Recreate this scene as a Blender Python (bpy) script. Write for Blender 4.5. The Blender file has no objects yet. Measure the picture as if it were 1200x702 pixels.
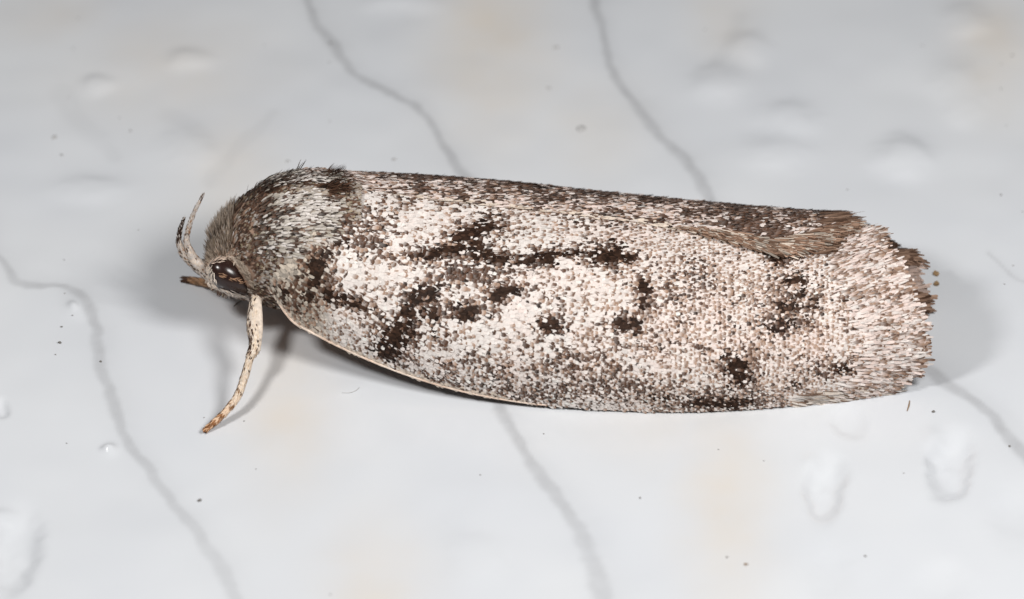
import bpy, bmesh, math
import numpy as np
from mathutils import Matrix, Vector

# ---------------------------------------------------------------- units
# everything is laid out in millimetres and linked at true size (metres)
S = 0.001
PX = 57.0                     # photo pixels per millimetre at the moth
ELEV = math.radians(40.0)
SE, CE = math.sin(ELEV), math.cos(ELEV)
DIST = 220.0
scn = bpy.context.scene
col = scn.collection
rng = np.random.default_rng(11)

# ---------------------------------------------------------------- camera
TARGET = np.array([0.0, 0.0, 0.25])
CAM = TARGET + DIST * np.array([0.0, -CE, SE])
cd = bpy.data.cameras.new('camera')
cam = bpy.data.objects.new('camera', cd)
col.objects.link(cam)
cam.location = Vector(CAM) * S
cam.rotation_euler = (math.pi / 2 - ELEV, 0, 0)
cd.sensor_width = 36.0
cd.lens = 36.0 * DIST * PX / 1200.0
cd.clip_start = 0.005
cd.clip_end = 5.0
cd.dof.use_dof = True
cd.dof.focus_distance = (DIST - 1.6) * S
cd.dof.aperture_fstop = 110.0
scn.camera = cam

# ---------------------------------------------------------------- world and flash lamps
w = bpy.data.worlds.new('World')
scn.world = w
w.use_nodes = True
w.node_tree.nodes['Background'].inputs[0].default_value = (0.93, 0.96, 1.0, 1)
w.node_tree.nodes['Background'].inputs[1].default_value = 0.085

def flash(name, azim, elev, dist, size, power, colour, aim=(0, -1, 0.5)):
    """one head of the macro twin flash; azim measured from +X towards the camera (-Y)"""
    l = bpy.data.lights.new(name, 'AREA')
    l.shape = 'DISK'
    l.size = size * S
    l.energy = power
    l.color = colour
    o = bpy.data.objects.new(name, l)
    col.objects.link(o)
    a, e = math.radians(azim), math.radians(elev)
    p = Vector((math.cos(a) * math.cos(e), -math.sin(a) * math.cos(e), math.sin(e))) * dist + Vector(aim)
    o.location = p * S
    o.rotation_euler = (p - Vector(aim)).to_track_quat('Z', 'Y').to_euler()
    return o

flash('flash_head_left', 149, 53, 43, 8, 0.0091, (1.0, 0.985, 0.965))
flash('flash_head_right', 39, 52, 43, 15, 0.0139, (1.0, 0.985, 0.965))

scn.view_settings.view_transform = 'Standard'
scn.view_settings.look = 'None'
scn.view_settings.exposure = 0.0
scn.view_settings.gamma = 1.0
scn.view_settings.use_curve_mapping = False
scn.render.resolution_x = 1024
scn.render.resolution_y = 599

# ---------------------------------------------------------------- pixel helpers
def px_ground(px, py, z=0.0):
    """photo pixel -> point on the horizontal plane at height z (mm)"""
    f = DIST * PX
    d = np.array([(px - 600.0) / f, 0, 0]) + (351.0 - py) / f * np.array([0, SE, CE]) + np.array([0, CE, -SE])
    t = (z - CAM[2]) / d[2]
    return CAM + t * d

def px_at(px, py, y):
    """photo pixel -> point in the upright plane at depth y (mm)"""
    f = DIST * PX
    d = np.array([(px - 600.0) / f, 0, 0]) + (351.0 - py) / f * np.array([0, SE, CE]) + np.array([0, CE, -SE])
    t = (y - CAM[1]) / d[1]
    return CAM + t * d

def project(P):
    Q = P - CAM
    dep = Q[:, 1] * CE - Q[:, 2] * SE
    f = DIST * PX / dep
    return 600 + Q[:, 0] * f, 351 - (Q[:, 1] * SE + Q[:, 2] * CE) * f

def smooth(a, b, x):
    t = np.clip((x - a) / (b - a), 0, 1)
    return t * t * (3 - 2 * t)

def hash_noise(x, y, seed=0):
    """smooth value noise in numpy"""
    r = np.random.default_rng(seed).random((64, 64))
    xi, yi = np.floor(x).astype(int), np.floor(y).astype(int)
    fx, fy = x - xi, y - yi
    fx, fy = fx * fx * (3 - 2 * fx), fy * fy * (3 - 2 * fy)
    g = lambda i, j: r[i % 64, j % 64]
    return (g(xi, yi) * (1 - fx) * (1 - fy) + g(xi + 1, yi) * fx * (1 - fy)
            + g(xi, yi + 1) * (1 - fx) * fy + g(xi + 1, yi + 1) * fx * fy)

def fbm(x, y, seed=0, octv=3):
    s, a, t = 0, 1.0, 0
    for k in range(octv):
        s = s + a * hash_noise(x * 2 ** k, y * 2 ** k, seed + k)
        t += a
        a *= 0.5
    return s / t

def interp(tab, x):
    tab = np.array(tab, float)
    return np.interp(x, tab[:, 0], tab[:, 1])

def cinterp(tab, x):
    """catmull-rom style smooth interpolation of a table"""
    tab = np.array(tab, float)
    X, Y = tab[:, 0], tab[:, 1]
    m = np.gradient(Y, X)
    x = np.clip(x, X[0], X[-1])
    i = np.clip(np.searchsorted(X, x) - 1, 0, len(X) - 2)
    h = X[i + 1] - X[i]
    t = (x - X[i]) / h
    return ((2 * t**3 - 3 * t**2 + 1) * Y[i] + (t**3 - 2 * t**2 + t) * h * m[i]
            + (-2 * t**3 + 3 * t**2) * Y[i + 1] + (t**3 - t**2) * h * m[i + 1])

# ---------------------------------------------------------------- mesh helpers
def link_mesh(name, me, mat, parent=None):
    o = bpy.data.objects.new(name, me)
    me.name = name
    col.objects.link(o)
    if mat:
        me.materials.clear()
        me.materials.append(mat)
    o.parent = parent
    return o

def mesh_np(name, V, F, mat, parent=None, colours=None, smooth_shade=True, attrs=None):
    """V (n,3) in mm, F (m,4) quads"""
    me = bpy.data.meshes.new(name)
    V = np.ascontiguousarray(V * S, dtype=np.float32)
    F = np.ascontiguousarray(F, dtype=np.int32)
    k = F.shape[1]
    me.vertices.add(len(V)); me.vertices.foreach_set('co', V.ravel())
    me.loops.add(F.size); me.loops.foreach_set('vertex_index', F.ravel())
    me.polygons.add(len(F))
    me.polygons.foreach_set('loop_start', np.arange(0, F.size, k, dtype=np.int32))
    me.update(calc_edges=True)
    me.polygons.foreach_set('use_smooth', np.full(len(F), smooth_shade))
    if colours is not None:
        a = me.attributes.new('col', 'FLOAT_COLOR', 'POINT')
        c = np.ones((len(V), 4), np.float32); c[:, :3] = colours
        a.data.foreach_set('color', c.ravel())
    for n, v in (attrs or {}).items():
        a = me.attributes.new(n, 'FLOAT', 'POINT')
        a.data.foreach_set('value', np.ascontiguousarray(v, dtype=np.float32).ravel())
    me.validate()
    return link_mesh(name, me, mat, parent)

def grid_faces(nu, nv):
    i = np.arange(nu - 1)[:, None] * nv + np.arange(nv - 1)[None, :]
    return np.stack([i, i + 1, i + nv + 1, i + nv], -1).reshape(-1, 4)

def unit(v):
    return v / np.maximum(np.linalg.norm(v, axis=-1, keepdims=True), 1e-9)

ROWS_SCALE = (np.array([0, .3, .62, .86, 1.0]), np.array([.30, .80, 1.0, .92, .55]))
ROWS_HAIR = (np.array([0, .35, .7, 1.0]), np.array([.65, 1.0, .75, .15]))

def flakes(name, P, D, N, L, W, lift, cbase, ctip, parent, mat, rows=ROWS_SCALE, curl=0.0, tipstart=.35, bow=.12, roll=.16):
    """many thin overlapping wing scales or hairs as real geometry in one part"""
    n = len(P)
    D = unit(D - N * np.sum(D * N, 1, keepdims=True))
    B = np.cross(N, D)
    N = unit(N + B * rng.normal(0, roll, n)[:, None]); B = np.cross(N, D)
    ts, ws = rows
    k = len(ts)
    V = np.zeros((n, k, 2, 3)); C = np.zeros((n, k, 2, 3))
    L = np.broadcast_to(L, n); W = np.broadcast_to(W, n); lift = np.broadcast_to(lift, n)
    cu = np.broadcast_to(curl, n)
    skew = rng.normal(0, .12, n)
    for j, (t, ww) in enumerate(zip(ts, ws)):
        mid = (P + D * (L * t)[:, None] + N * (lift * t + bow * W * math.sin(math.pi * t) + cu * t * t)[:, None]
               + B * (skew * L * t * t * .5)[:, None])
        tip_j = (1 + rng.normal(0, .1, n)) if j == k - 1 else np.ones(n)
        for s in (0, 1):
            V[:, j, s] = mid + B * ((2 * s - 1) * .5 * W * ww * tip_j)[:, None] - N * (bow * .5 * W * ww)[:, None]
        m = float(smooth(tipstart, .85, np.array(t)))
        C[:, j, :] = (cbase * (1 - m) + ctip * m)[:, None, :]
    idx = np.arange(n)[:, None] * (2 * k) + np.arange(k - 1)[None, :] * 2
    F = np.stack([idx, idx + 1, idx + 3, idx + 2], -1).reshape(-1, 4)
    o = mesh_np(name, V.reshape(-1, 3), F, mat, parent, C.reshape(-1, 3))
    o['kind'] = 'stuff'
    return o

# ---------------------------------------------------------------- materials
def nodes_mat(name):
    m = bpy.data.materials.new(name)
    m.use_nodes = True
    nt = m.node_tree
    return m, nt, nt.nodes['Principled BSDF']

def mat_attr(name, rough, spec, noise=0.0, nscale=8000, sheen=0.0):
    m, nt, b = nodes_mat(name)
    a = nt.nodes.new('ShaderNodeAttribute'); a.attribute_name = 'col'
    src = a.outputs['Color']
    if noise:
        tc = nt.nodes.new('ShaderNodeTexCoord')
        nz = nt.nodes.new('ShaderNodeTexNoise'); nz.inputs['Scale'].default_value = nscale
        nz.inputs['Detail'].default_value = 3
        nt.links.new(tc.outputs['Object'], nz.inputs['Vector'])
        mr = nt.nodes.new('ShaderNodeMapRange')
        mr.inputs['From Min'].default_value = .3; mr.inputs['From Max'].default_value = .7
        mr.inputs['To Min'].default_value = 1 - noise; mr.inputs['To Max'].default_value = 1 + noise
        nt.links.new(nz.outputs['Fac'], mr.inputs['Value'])
        vm = nt.nodes.new('ShaderNodeVectorMath'); vm.operation = 'SCALE'
        nt.links.new(src, vm.inputs[0]); nt.links.new(mr.outputs['Result'], vm.inputs['Scale'])
        src = vm.outputs['Vector']
    nt.links.new(src, b.inputs['Base Color'])
    b.inputs['Roughness'].default_value = rough
    b.inputs['Specular IOR Level'].default_value = spec
    if sheen:
        b.inputs['Sheen Weight'].default_value = sheen
    return m

def mat_plain(name, colour, rough=.6, spec=.4, noise=.25, nscale=6000):
    m, nt, b = nodes_mat(name)
    tc = nt.nodes.new('ShaderNodeTexCoord')
    nz = nt.nodes.new('ShaderNodeTexNoise'); nz.inputs['Scale'].default_value = nscale
    nt.links.new(tc.outputs['Object'], nz.inputs['Vector'])
    cr = nt.nodes.new('ShaderNodeMixRGB')
    cr.inputs[1].default_value = (*[c * (1 - noise) for c in colour], 1)
    cr.inputs[2].default_value = (*[min(1, c * (1 + noise)) for c in colour], 1)
    nt.links.new(nz.outputs['Fac'], cr.inputs[0])
    nt.links.new(cr.outputs[0], b.inputs['Base Color'])
    b.inputs['Roughness'].default_value = rough
    b.inputs['Specular IOR Level'].default_value = spec
    return m

M_SCALE = mat_attr('wing_scale', .5, .10, .10, 30000)
M_HAIR = mat_attr('body_hair_scale', .5, .15, .10, 20000)
M_BODY = mat_attr('body_cuticle', .6, .35, .25, 9000)
M_WING = mat_attr('wing_membrane', .65, .3, .2, 9000)
M_EYE = mat_plain('eye_brown', (.026, .012, .009), .22, .5, .3, 12000)
M_DUST = mat_plain('dark_dust', (.20, .185, .17), .8, .2)
M_PALEDUST = mat_plain('pale_dust', (.33, .32, .31), .8, .2)
M_GREYDUST = mat_plain('grey_dust', (.54, .535, .53), .8, .2)
M_BROWNDUST = mat_plain('brown_dust', (.30, .20, .12), .8, .2)

# ---------------------------------------------------------------- the veined surface
def surface_material():
    m, nt, b = nodes_mat('veined_white_glaze')
    N = nt.nodes.new; Lk = nt.links.new
    tc = N('ShaderNodeTexCoord')
    def attr(n):
        a = N('ShaderNodeAttribute'); a.attribute_name = n; return a.outputs['Fac']
    def noise(scale, detail=3):
        z = N('ShaderNodeTexNoise'); z.inputs['Scale'].default_value = scale
        z.inputs['Detail'].default_value = detail
        Lk(tc.outputs['Object'], z.inputs['Vector']); return z.outputs['Fac']
    def rng_(v, a, c, lo, hi):
        r = N('ShaderNodeMapRange'); r.inputs['From Min'].default_value = a; r.inputs['From Max'].default_value = c
        r.inputs['To Min'].default_value = lo; r.inputs['To Max'].default_value = hi
        Lk(v, r.inputs['Value']); return r.outputs['Result']
    def mul(a, c):
        r = N('ShaderNodeMath'); r.operation = 'MULTIPLY'
        Lk(a, r.inputs[0])
        if isinstance(c, float): r.inputs[1].default_value = c
        else: Lk(c, r.inputs[1])
        return r.outputs[0]
    def mix(f, a, c):
        r = N('ShaderNodeMixRGB')
        if isinstance(f, float): r.inputs[0].default_value = f
        else: Lk(f, r.inputs[0])
        for k, v in ((1, a), (2, c)):
            if isinstance(v, tuple): r.inputs[k].default_value = (*v, 1)
            else: Lk(v, r.inputs[k])
        return r.outputs[0]
    base = mix(rng_(noise(220, 2), .35, .65, 0, 1), (.685, .705, .74), (.725, .742, .768))
    base = mix(mul(attr('stain'), rng_(noise(700, 4), .3, .7, .5, 1.0)), base, (.72, .665, .60))
    base = mix(mul(attr('vein'), rng_(noise(2600, 4), .3, .7, .75, 1.0)), base, (.39, .395, .41))
    Lk(base, b.inputs['Base Color'])
    Lk(rng_(noise(1500, 3), .3, .7, .13, .20), b.inputs['Roughness'])
    b.inputs['Specular IOR Level'].default_value = .5
    b.inputs['Subsurface Weight'].default_value = .0
    bp = N('ShaderNodeBump'); bp.inputs['Strength'].default_value = .05
    bp.inputs['Distance'].default_value = .00004
    Lk(noise(1400, 4), bp.inputs['Height'])
    Lk(bp.outputs[0], b.inputs['Normal'])
    return m

VEINS = [  # (photo points), core half width px, darkness
    ([(345,-30),(358,0),(372,25),(395,62),(425,92),(460,108),(485,125),(507,150),(525,180),(545,207),(562,250),(570,340),
      (572,430),(583,478),(605,515),(630,555),(660,592),(685,640),(705,690),(722,760)], 6.6, .66),
    ([(690,-40),(700,10),(708,50),(715,82),(738,115),(765,150),(795,180),(820,212),(838,245),(900,330),(1000,400),
      (1085,432),(1120,455),(1150,476),(1180,508),(1230,570)], 6.4, .66),
    ([(-60,210),(-10,285),(8,315),(20,330),(45,334),(75,337),(98,350),(108,375),(118,420),(130,465),(145,512),(170,545),
      (205,590),(235,630),(258,668),(285,730)], 6.6, .58),
    ([(1158,298),(1168,308),(1180,320),(1196,327),(1240,330)], 2.0, .35),
    ([(72,108),(90,135),(112,160),(132,182)], 13.0, .13),
    ([(200,135),(222,150),(240,170)], 13.0, .12),
    ([(320,133),(300,155),(270,185),(246,214)], 9.0, .15),
    ([(868,20),(850,60),(838,75)], 9.0, .12),
]
STAINS = [(575,45,70,120,.9),(850,20,40,60,.5),(1165,60,50,70,.8),(335,480,50,90,.8),(850,590,50,110,.9),(440,690,60,70,.7),
          (200,80,120,60,.5),(275,210,60,90,.5),(60,20,80,40,.4),(690,150,60,60,.4),(770,500,90,50,.35)]
BUMPS = [  # px centre, radii px, height mm (negative = dimple), angle
    (1113,547,24,36,-.105,18),(967,570,20,34,-.09,12),(993,493,22,16,-.05,20),(18,645,26,44,-.09,8),(972,672,28,28,-.045,0),
    (1102,688,28,22,-.042,0),(1190,606,28,28,-.042,20),(556,655,34,30,.045,0),(90,358,16,12,.05,10),(128,527,10,6,.03,0),
    (1098,516,16,11,.028,10),(958,542,15,10,.025,10),(7,605,18,9,.045,0),(84,358,6,3.5,.055,15),(126,527,6,3,.045,0),
    (412,452,22,10,.04,-10),(2,478,10,10,-.05,0),
    (1060,186,34,22,.09,0),(840,96,30,20,.06,0),(878,58,24,18,.05,0),(925,140,34,20,.06,10),(910,180,40,18,.05,0),
    (1118,98,34,26,.05,0),(1130,130,24,16,.03,0),(220,72,26,12,.04,0),(113,100,18,10,.04,0),(222,178,34,24,.045,20),(108,222,40,16,.05,0),
    (1130,25,30,20,.05,0),(470,0,40,14,.05,0)]

def build_surface():
    # finer spacing where the picture looks, growing outwards
    fx = np.concatenate([-np.geomspace(120, 11.3, 40)[:-1], np.arange(-11.25, 11.26, .055), np.geomspace(11.3, 120, 40)[1:]])
    fy = np.concatenate([-np.geomspace(120, 9.6, 40)[:-1], np.arange(-9.55, 10.56, .055), np.geomspace(10.6, 150, 40)[1:]])
    X, Y = np.meshgrid(fx, fy, indexing='ij')
    P = np.stack([X.ravel(), Y.ravel(), np.zeros(X.size)], 1)
    vein = np.zeros(len(P)); stain = np.zeros(len(P)); Z = np.zeros(len(P))
    wob = (fbm(P[:, 0] * 1.6 + 31, P[:, 1] * 1.6 + 17, 3) - .5) * .22
    wob2 = (fbm(P[:, 0] * 1.6 + 7, P[:, 1] * 1.6 + 53, 8) - .5) * .22
    Q = P.copy(); Q[:, 0] += wob; Q[:, 1] += wob2
    inside = (np.abs(P[:, 0]) < 16) & (np.abs(P[:, 1]) < 16)
    ii = np.where(inside)[0]
    for k, (pts, hw, dark) in enumerate(VEINS):
        # smooth the photo points into a denser line on the surface
        g = np.array([px_ground(*p)[:2] for p in pts])
        s = np.concatenate([[0], np.cumsum(np.linalg.norm(np.diff(g, axis=0), axis=1))])
        tt = np.linspace(0, s[-1], 90)
        line = np.stack([cinterp(np.stack([s, g[:, 0]], 1), tt), cinterp(np.stack([s, g[:, 1]], 1), tt)], 1)
        best = np.full(len(ii), 1e9); side = np.zeros(len(ii)); par = np.zeros(len(ii))
        q = Q[ii, :2]
        for a, b, t0 in zip(line[:-1], line[1:], tt):
            d = b - a; l2 = d @ d
            t = np.clip(((q - a) @ d) / l2, 0, 1)
            r = q - (a + t[:, None] * d)
            dd = np.sqrt((r * r).sum(1))
            u = dd < best
            best[u] = dd[u]; par[u] = t0
            side[u] = (d[0] * r[u, 1] - d[1] * r[u, 0])
        h = hw / PX * (.50 + 1.1 * fbm(par * .9, par * 0 + k * 3.1, 5)) * (1 + .45 * smooth(-3.5, -8.5, q[:, 1]))
        ss = np.sign(side)
        core = 1 - smooth(h * .25, h * 1.5, best)
        halo = np.where(ss > 0, .30, .10) * np.exp(-(best / (h * 3.2)) ** 2)
        far_k = smooth(-3.5, -8.5, q[:, 1])
        v = dark * (1 - .35 * far_k) * np.clip(core * (.72 + .28 * hash_noise(par * 1.7, par * 0 + k, 6)) + halo, 0, 1)
        vein[ii] = np.maximum(vein[ii], v)
    for (cx, cy, rx, ry, a) in STAINS:
        c = px_ground(cx, cy)
        dx = (Q[:, 0] - c[0]) / (rx / PX); dy = (Q[:, 1] - c[1]) / (ry / PX / SE)
        stain = np.maximum(stain, a * np.exp(-(dx * dx + dy * dy)))
    for (cx, cy, rx, ry, a, ang) in BUMPS:
        c = px_ground(cx, cy)
        dx, dy = Q[:, 0] - c[0], Q[:, 1] - c[1]
        dx, dy = dx * PX, dy * PX * SE
        an = math.radians(ang)
        u, v = dx * math.cos(an) - dy * math.sin(an), dx * math.sin(an) + dy * math.cos(an)
        r2 = (u / rx) ** 2 + (v / ry) ** 2
        Z += (2.2 * a * np.exp(-(r2 ** 2.0)) if a < 0 and abs(a) > .045 else 1.7 * a * np.exp(-(r2 ** 1.3)))
        if a < -.07:                                 # crinkled floor in the deeper dimples
            Z += .02 * np.exp(-r2 * 3.0) * (hash_noise(u * .12 + 9, v * .12, 4) - .3)
    Z += (fbm(P[:, 0] * .35 + 20, P[:, 1] * .35 + 20, 21) - .5) * .16 * np.exp(-((P[:, 0] / 30) ** 2 + (P[:, 1] / 30) ** 2))
    under = np.exp(-((P[:, 0] / 9.) ** 4 + ((P[:, 1]) / 3.6) ** 4))   # level where the moth sits
    Z = Z * (1 - under)
    P[:, 2] = Z
    F = grid_faces(len(fx), len(fy))[:, [0, 3, 2, 1]]
    o = mesh_np('marble_surface', P, F, surface_material(), None, None, True, {'vein': vein, 'stain': stain})
    o['kind'] = 'structure'
    o['label'] = 'glossy white surface with grey marble veins and small bumps'
    global surf_z
    def surf_z(x, y):
        i = np.clip(np.searchsorted(fx, x), 0, len(fx) - 1); j = np.clip(np.searchsorted(fy, y), 0, len(fy) - 1)
        return float(Z.reshape(X.shape)[i, j])
build_surface()

# ---------------------------------------------------------------- the moth
moth = bpy.data.objects.new('moth', None)
col.objects.link(moth)
moth.empty_display_size = .002
moth['label'] = 'pale grey-brown speckled moth with folded wings resting on the veined surface'
moth['category'] = 'moth'

# wing roof, read from the outline: top, bottom (costal edge), lift of the costal edge, axis shift
TOP = [(280,214),(320,205),(360,203),(400,206),(500,211),(600,219),(700,230),(800,239.5),(900,248.5),(1000,257),(1040,262),(1100,272)]
BOT = [(280,345),(310,362),(345,378),(400,406),(450,428),(520,452),(600,469),(700,478),(780,481),(840,480),(900,476),(990,466),(1040,458),(1100,446)]
LIFT = [(280,1.35),(310,1.2),(345,1.0),(400,.72),(450,.5),(520,.28),(600,.12),(700,.05),(1100,.05)]
AXIS = [(280,0),(400,0),(700,-.42),(1000,-.62),(1100,-.68)]

RINGS = [  # photo column, top, bottom
    (243,288,326),(249,271,336),(258,256,343),(270,243,347),(285,230,351),(300,220,356),(320,210,362),(345,203,370),(385,203,376),(420,210,384)]
def ring_at(xp):
    xp = np.asarray(xp, float)
    t = cinterp([(a, b) for a, b, c in RINGS], xp); b = cinterp([(a, c) for a, b, c in RINGS], xp)
    r = (b - t) / 2 / PX
    zc = (362 - (t + b) / 2) / PX / CE
    return r, zc

def body_pt(xp, ph, grow=0.0):
    r, zc = ring_at(xp)
    r = r + grow
    return np.stack([(np.asarray(xp, float) - 600) / PX + 0 * ph, -r * np.cos(ph), zc + r * np.sin(ph)], -1)

def roof(xp, phi):
    """point on the folded-wing roof: xp photo column, phi 0 = near costal edge .. pi = far one"""
    xp, phi = np.broadcast_arrays(np.asarray(xp, float), np.asarray(phi, float))
    xc = np.clip(xp, 280, 1100)
    t, b, ze, y0 = cinterp(TOP, xc), cinterp(BOT, xc), cinterp(LIFT, xc), cinterp(AXIS, xc)
    ze = np.maximum(ze, .04)
    pb, pt = (362 - b) / PX, (362 - t) / PX
    ye = (pb - CE * ze) / SE
    wd = y0 - ye
    q = pt - SE * y0 - CE * ze
    h = np.sqrt(np.maximum(q * q - (wd * SE) ** 2, .3)) / CE
    c, s = np.cos(phi), np.sin(phi)
    y = y0 - wd * np.sign(c) * np.abs(c) ** .94
    z = ze + h * np.abs(s) ** .94
    x = (xp - 600) / PX
    P = np.stack([x, y, z], -1)
    sh = 52 * np.abs(np.sin(phi)) ** 3
    k = smooth(302 + sh * .6, 352 + sh, xp)[..., None]                # the wing base closes onto the shoulder
    return P * k + body_pt(xp, phi, -.06) * (1 - k)

def roof_frame(xp, phi):
    e = 1e-3
    P = roof(xp, phi)
    dx = unit(roof(xp + 2, phi) - roof(xp - 2, phi))
    dp = unit(roof(xp, phi + e) - roof(xp, phi - e))
    n = unit(np.cross(dx, dp))
    return P, dx, dp, n

# margin of the far wing where it lies over the near wing (photo line)
MARGIN = [(300,206),(360,212),(420,222),(480,232),(600,246),(700,257),(760,265),(820,279),(860,289),(890,297),(930,291),(970,276),(1000,264),(1030,258)]
_phis = np.linspace(.5, 2.3, 400)
def phi_margin(xp):
    xp = np.atleast_1d(xp)
    out = np.zeros(len(xp))
    for i, x in enumerate(xp):
        P = roof(np.full(400, x), _phis)
        _, py = project(P)
        k = np.argmin(py)                              # silhouette
        m = cinterp(MARGIN, np.array([x]))[0]
        j = np.searchsorted(-py[:k + 1], -m)
        out[i] = _phis[min(j, k)]
    return out
_xs = np.arange(296, 1041, 8.0)
_pm = phi_margin(_xs)
def pm(x): return np.interp(x, _xs, _pm)

NEAR_END = [(0,1025),(.12,1046),(.3,1062),(.55,1066),(.8,1056),(1.0,1044),(1.2,1035),(1.45,1024),(1.8,1012)]
NEAR_START = [(0,312),(.3,318),(.7,330),(1.1,350),(1.8,380)]
FAR_END = [(1.0,925),(1.3,945),(1.5,962),(1.7,974),(2.5,976),(2.85,1030),(3.0,1050),(3.15,1040)]

# ---- colours (linear)
WHITE = np.array([.85, .785, .74]); CREAM = np.array([.80, .68, .57]); GREY = np.array([.54, .49, .455])
TAN = np.array([.46, .30, .215]); BROWN = np.array([.100, .052, .033]); DARK = np.array([.018, .0105, .0075])
OLIVE = np.array([.32, .255, .17]); PINK = np.array([.85, .685, .62])

# ---- pattern read off the near wing: (px, py, rx, ry, angle deg, weight)
SPOTS = [
    (548,275,20,7,-20,1),(565,268,14,7,-18,1),(583,268,9,4,0,.6),(512,297,36,5.5,-5,1),(535,292,16,5,-8,1),(556,288,9,9,30,.9),(562,298,16,6,0,.8),
    (585,305,13,5,0,.95),(612,307,16,4,0,.8),(635,303,14,6,-10,.95),(645,308,8,4,0,.8),(668,297,16,4,-6,.95),
    (712,301,20,8,8,1),(730,302,18,5,8,1),(722,293,7,7,0,.9),(754,338,7,11,5,1),(752,354,6,10,0,.9),(733,379,12,7,10,1),(746,382,7,8,0,.9),
    (644,381,14,8,5,1),(651,387,9,5,30,.8),(585,344,12,9,-20,.95),(601,340,10,4,0,.9),(576,352,8,5,0,.8),(546,366,12,7,-15,.95),(540,361,10,4,0,.7),
    (495,342,16,7,-10,.9),(484,350,9,6,0,.8),(505,350,9,5,0,.6),(474,372,12,18,15,.75),(500,368,14,8,0,.6),(462,398,16,14,20,.75),(455,412,14,9,20,.9),
    (448,405,10,8,0,.6),(480,390,10,12,0,.5),(508,392,10,6,0,.5),
    (370,312,11,13,0,1),(368,330,8,8,0,.8),(388,345,14,5,18,1),(410,353,16,4.5,18,1),(427,360,7,4,15,1),(358,345,8,6,0,.6),(335,340,10,8,0,.5),
    (395,285,14,5,0,.6),(378,295,10,6,0,.7),
    (862,430,16,12,40,.8),(852,415,10,10,0,.5),(872,445,14,8,0,.7),(860,442,10,12,0,.6),
    (930,330,14,6,0,.75),(938,345,10,6,0,.6),(925,360,18,7,0,.7),(955,355,7,8,0,.7),(915,382,20,8,-15,.7),(935,376,14,6,0,.5),
    (912,303,12,6,0,.85),(840,473,40,5,0,.8),(870,470,22,6,0,.6),(780,465,30,5,0,.4),
    (1010,345,20,3.5,-5,.8),(1028,377,9,6,0,.8),(1035,392,7,5,0,.6),(1062,402,7,6,0,.8),(990,433,20,5,12,.7),(1045,437,9,4,0,.6),(1000,350,14,4,0,.4),
    (985,300,8,5,0,.4),(1018,300,16,4,-5,.5),(932,447,10,5,0,.5),(1010,325,14,5,0,.35)]
CLOUDS = [
    (555,312,52,22,0,.50),(490,365,34,28,30,.42),(465,400,30,28,0,.45),(520,330,30,14,0,.35),(620,395,40,14,0,.16),(560,430,60,18,8,.22),
    (680,425,70,16,6,.38),(700,455,120,14,0,.42),(740,410,50,14,0,.22),(640,350,40,16,0,.12),(800,345,30,34,40,.25),(815,320,22,18,0,.30),
    (865,430,34,26,0,.35),(930,350,36,34,0,.36),(905,385,34,18,0,.30),(1015,360,34,28,0,.26),(970,430,60,16,0,.25),(840,465,70,12,0,.45),
    (420,275,40,22,0,.42),(395,262,26,16,0,.45),(370,320,22,24,0,.5),(345,345,24,18,0,.40),(400,350,30,10,15,.4),(430,250,40,10,0,.30),
    (560,235,200,10,4,.25),(480,222,100,8,3,.35),(720,262,90,8,6,.20),(860,370,120,70,0,.10),(510,445,40,10,14,.35),(600,462,60,7,4,.4)]
CLEAR = [(425,322,40,16,0,.9),(640,280,60,16,6,.7),(790,302,40,16,10,.8),(690,335,45,16,0,.55),(500,270,40,14,-12,.7),(600,420,50,10,0,.4),
         (610,365,24,10,0,.4),(560,385,40,12,0,.3),(470,250,50,12,6,.45),(730,345,16,14,0,.6),(735,395,26,8,0,.5)]
TANS = [(880,380,190,90,0,.75),(690,345,60,40,0,.3),(620,340,60,26,0,.25),(740,440,160,30,0,.5),(1000,400,90,60,0,.5),(660,265,200,12,6,.4)]

def field(L, x, y, mode='max'):
    out = np.zeros(len(x))
    for cx, cy, rx, ry, ang, wt in L:
        a = math.radians(ang)
        dx, dy = x - cx, y - cy
        u = (dx * math.cos(a) + dy * math.sin(a)) / rx; v = (-dx * math.sin(a) + dy * math.cos(a)) / ry
        r2 = u * u + v * v
        out = np.maximum(out, wt * np.exp(-r2 ** 1.6 * .75))
    return out

def mixc(a, b, t):
    return a * (1 - t)[:, None] + b * t[:, None]

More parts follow.
